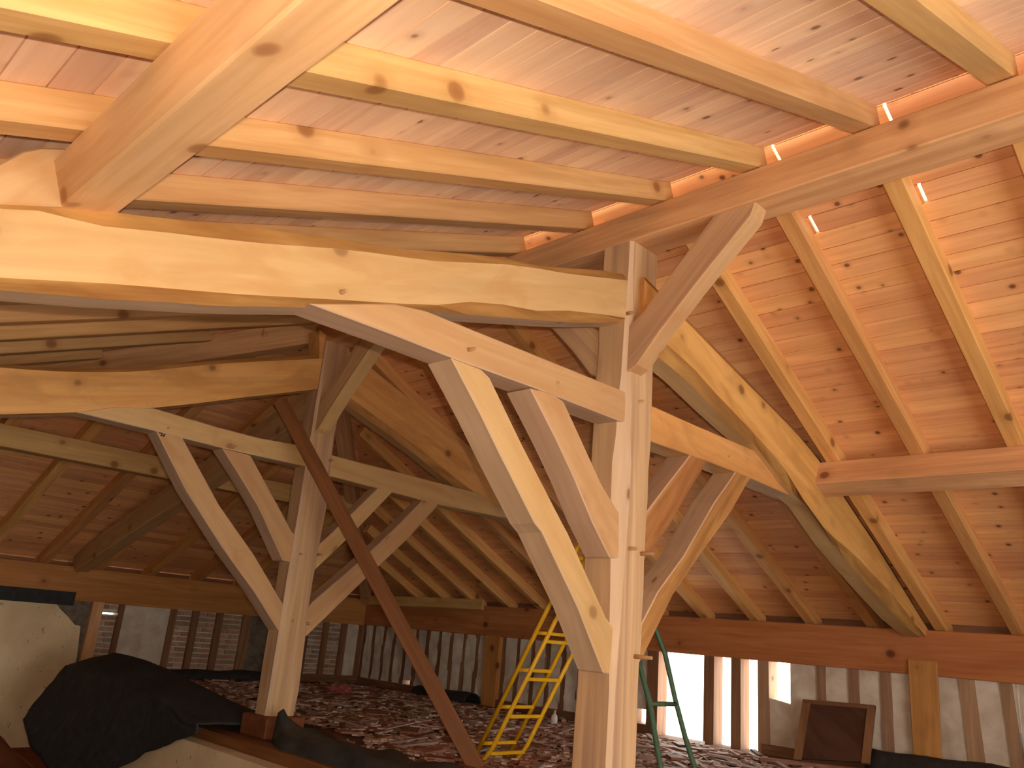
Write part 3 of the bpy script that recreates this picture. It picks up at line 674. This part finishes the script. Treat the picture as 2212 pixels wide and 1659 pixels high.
def interp(t, y):
    for (a, p), (b, q_) in zip(t, t[1:]):
        if a <= y <= b: return p + (q_-p)*(y-a)/(b-a)
    return t[-1][1] if y > t[-1][0] else t[0][1]
def heap(u, v):
    y = 6.27 + 2.90*u; zc, zhm, xh = CH+interp(crest, y), CH+interp(hem, y), interp(hemx, y)
    wob = 0.035*noise.noise(Vector((y*2.2, v*4, 1))) + 0.015*noise.noise(Vector((y*6, v*9, 4)))
    if v < 0.4:                                   # on the loft, rising to the crest
        t = v/0.4; x = 4.25 - 0.85*t; z = ZL+0.02 + (max(zc, ZL+0.05)-ZL-0.02)*(math.sin(t*PI/2)**1.5)
    else:
        t = (v-0.4)/0.6; x = min(3.17, 3.40 - 0.23*min(1, t*6)) if t*6 >= 1 else 3.40 - 0.23*t*6
        x = min(x, 3.40-0.23*min(1, t*6) + (xh-3.17)*t); z = zc + (zhm-zc)*t
    return Vector((x-abs(wob)*0.8, y, z+wob*(0.3 if v < 0.4 else 0.8)))
sheet('roofing_felt', 60, 36, heap, 'felt', 'large black felt sheet heaped and draped over the floor edge beside the plastered wall')
def strip(u, v):
    y = 5.72 - 2.5*u; c = max(0, 1-u*9)
    x = 3.36 + 0.10*c + (0.42-0.2*c)*v; z = ZL + 0.03 + 0.09*math.sin(v*PI) + 0.06*noise.noise(Vector((y*3, v*3, 9))) + c*c*(0.16-0.14*v)
    if v < 0.12: z = ZL - 0.04 + v*0.9
    return Vector((x + 0.02*noise.noise(Vector((y*5, v*2, 2))), y, max(z, ZL-0.05)))
sheet('roofing_felt', 50, 14, strip, 'felt_grey', 'grey-black felt strip curled up at the post block and lying along the floor edge')
def roll(name, A, B, hgt, wid, label, mat='felt'):
    A, B = Vector(A), Vector(B); s = (B-A).normalized().cross(Vector((0, 0, 1)))
    def fn(u, v):
        p = A.lerp(B, u); a = v*PI; k = 1+0.35*noise.noise(Vector((u*(B-A).length*2, 7, A.x)))
        return Vector((p.x, p.y, ZL)) + s*math.cos(a)*wid*k + Vector((0, 0, 0.012+math.sin(a)*hgt*k))
    return sheet(name, 30, 10, fn, mat, label)
roll('felt_roll', (XF-0.17, 3.12, 0), (XF-0.17, -0.5, 0), 0.22, 0.13, 'black felt bundle along the foot of the far wall behind the upright board')
roll('felt_roll', (4.7, YH-0.2, 0), (6.6, YH-0.2, 0), 0.12, 0.15, 'dark felt bundle along the foot of the hip wall')
roll('felt_roll', (XF-0.2, 9.3, 0), (XF-0.2, 8.2, 0), 0.13, 0.15, 'dark felt bundle at the foot of the far wall near the corner')
# dark felt band under the hip plate
o = box('felt_band', (XN, YH-0.012, CH-0.10), (hxp(163, 1270), YH+0.0, CH+0.06), 'felt', axis=0); tag(o, 'black felt band hanging from the wall plate above the plaster', 'roofing felt')
def mound(u, v):
    a = 2*PI*u; k = v; rr = 0.95*k*(1+0.15*noise.noise(Vector((math.cos(a)*2, math.sin(a)*2, k*3))))
    return Vector((2.45+rr*math.cos(a)*0.75, 9.3+rr*math.sin(a)*1.1, 0.004+0.50*math.cos(k*PI/2)**1.3+0.03*noise.noise(Vector((a*2, k*6, 3)))*(1-k)))
sheet('earth_heap', 36, 12, mound, 'earth', 'red-brown earth heap on the lower floor beside the black felt', 'earth heap', 0.005)
# pink rag, white bottle
def blob(name, c, r, mat, label, cat, sq=0.5, amp=0.5):
    bm = bmesh.new(); bmesh.ops.create_icosphere(bm, subdivisions=3, radius=1)
    for q_ in bm.verts:
        k = 1+amp*noise.noise(q_.co*2.3+Vector(c)); q_.co = Vector((q_.co.x*r*k, q_.co.y*r*k, max(-0.02, q_.co.z*r*sq*k)))
    me = bpy.data.meshes.new(name); bm.to_mesh(me); bm.free(); me.materials.append(M[mat])
    o = bpy.data.objects.new(name, me); C.objects.link(o); o.location = c; return tag(o, label, cat)
p = onZ((737, 1497), ZL+0.02); blob('rag', p, 0.13, 'pink', 'crumpled pink rag on the debris near the dark corner', 'rag', 0.7, 0.8)
p = onZ((1196, 1570), ZL)
prof = [(0.0, 0.0), (0.035, 0.0), (0.036, 0.09), (0.03, 0.115), (0.013, 0.13), (0.013, 0.15), (0.0, 0.15)]
root = tag(empty('bottle', p), 'small white plastic bottle standing on the debris behind the yellow ladder', 'bottle')
def lathe(name, prof, c, mat, parent, seg=14):
    v = [Vector((c[0]+r*math.cos(2*PI*k/seg), c[1]+r*math.sin(2*PI*k/seg), c[2]+z)) for r, z in prof for k in range(seg)]
    f = [(i*seg+k, i*seg+(k+1) % seg, (i+1)*seg+(k+1) % seg, (i+1)*seg+k) for i in range(len(prof)-1) for k in range(seg)]
    return mesh(name, v, f, mat, None, parent, smooth=True)
lathe('body', prof, p, 'white', root); lathe('cap', [(0.0, 0.145), (0.017, 0.145), (0.017, 0.172), (0, 0.172)], p, 'chip_a', root)

# ------------------------------------------------------------------ debris on the loft floor
def free(x, y):
    if 3.5 < x < 3.95 and (2.6 < y < 3.05 or 5.8 < y < 6.3): return False
    if x < 4.35 and y > 5.6: return False
    if x < 3.9: return False
    return True
def spot():
    while True:
        x = random.uniform(3.95, XF-0.4); y = random.uniform(2.2, YH-0.5)
        if free(x, y): return x, y
placed = []
bpy.context.view_layer.update()
for o in C.objects:                                       # keep the loose pieces clear of what already stands on the floor
    if o.type == 'MESH' and (o.name.split('.')[0] in ('batten', 'rag', 'body', 'rail', 'felt_roll', 'wooden_block', 'post', 'board', 'frame_bar', 'upright_board', 'roofing_felt')):
        q_ = [wm(o) @ Vector(c) for c in o.bound_box]
        if min(p.z for p in q_) < ZL+0.1 and o.name.split('.')[0] != 'rail': placed.append(((min(p.x for p in q_), min(p.y for p in q_)), (max(p.x for p in q_), max(p.y for p in q_))))
        elif o.name.startswith('rail'):
            lo_ = min(q_, key=lambda p: p.z); placed.append(((lo_.x-0.12, lo_.y-0.12), (lo_.x+0.12, lo_.y+0.12)))
def clear(a, b, pad=0.004):
    lo = (min(a.x, b.x), min(a.y, b.y)); hi = (max(a.x, b.x), max(a.y, b.y))
    for l, h in placed:
        if lo[0]-pad < h[0] and hi[0]+pad > l[0] and lo[1]-pad < h[1] and hi[1]+pad > l[1]: return False
    placed.append((lo, hi)); return True
kinds = [('wood_lath', 'chip_a', (0.2, 0.55), (0.025, 0.06), (0.008, 0.02), 'grey split lath among the debris on the loft floor', 'lath', 'grey laths scattered on the loft floor', 90),
         ('wood_lath', 'chip_c', (0.15, 0.42), (0.03, 0.08), (0.01, 0.025), 'brown wood offcut among the debris on the loft floor', 'offcut', 'brown offcuts scattered on the loft floor', 70),
         ('roof_tile', 'chip_b', (0.14, 0.28), (0.10, 0.16), (0.012, 0.02), 'broken red clay tile among the debris on the loft floor', 'tile', 'broken red tiles scattered on the loft floor', 70)]
for nm, mt, lr, wr, hr, lab, cat, grp, cnt in kinds:
    for i in range(cnt):
        for tries in range(60):
            x, y = spot(); l, wd_, h = random.uniform(*lr), random.uniform(*wr), random.uniform(*hr)
            a = random.gauss(0.9, 0.5) if nm == 'wood_lath' else random.uniform(0, PI); tl = random.uniform(0, 0.06)
            dr = Vector((math.cos(a)*math.cos(tl), math.sin(a)*math.cos(tl), math.sin(tl))); c0 = Vector((x, y, ZL+0.024+h/2))
            pn = Vector((-dr.y, dr.x, 0)).normalized()*wd_/2; e1 = c0+dr*l
            if not clear(Vector((min(c0.x, e1.x)-abs(pn.x), min(c0.y, e1.y)-abs(pn.y), 0)), Vector((max(c0.x, e1.x)+abs(pn.x), max(c0.y, e1.y)+abs(pn.y), 0))): continue
            o = beam(nm, c0, e1, wd_, h, mt, bevel=0); tag(o, lab, cat, grp); break
vv, ff, ii = [], [], []
for i in range(5200):
    x, y = spot(); 
    l, wd_, h = random.uniform(0.04, 0.22), random.uniform(0.015, 0.06), random.uniform(0.004, 0.018); a = random.gauss(0.9, 0.7)
    fr = Matrix.Translation((x, y, ZL+0.004+random.uniform(0, 0.02))) @ Matrix.Rotation(a, 4, 'Z') @ Matrix.Rotation(random.uniform(-.12, .12), 4, 'Y')
    b0 = len(vv); vv += [fr @ Vector((sx*l/2, sy*wd_/2, sz*h/2+h/2)) for sx in (-1, 1) for sy in (-1, 1) for sz in (-1, 1)]
    ff += [tuple(b0+k for k in q_) for q_ in BOXF]; ii += [random.choice((0, 0, 0, 1, 2, 2))]*6
o = mesh('debris', vv, ff, ['chip_a', 'chip_b', 'chip_c'], None, None, ii)
tag(o, 'litter of splinters and crumbs covering the loft floor', 'debris', kind='stuff')
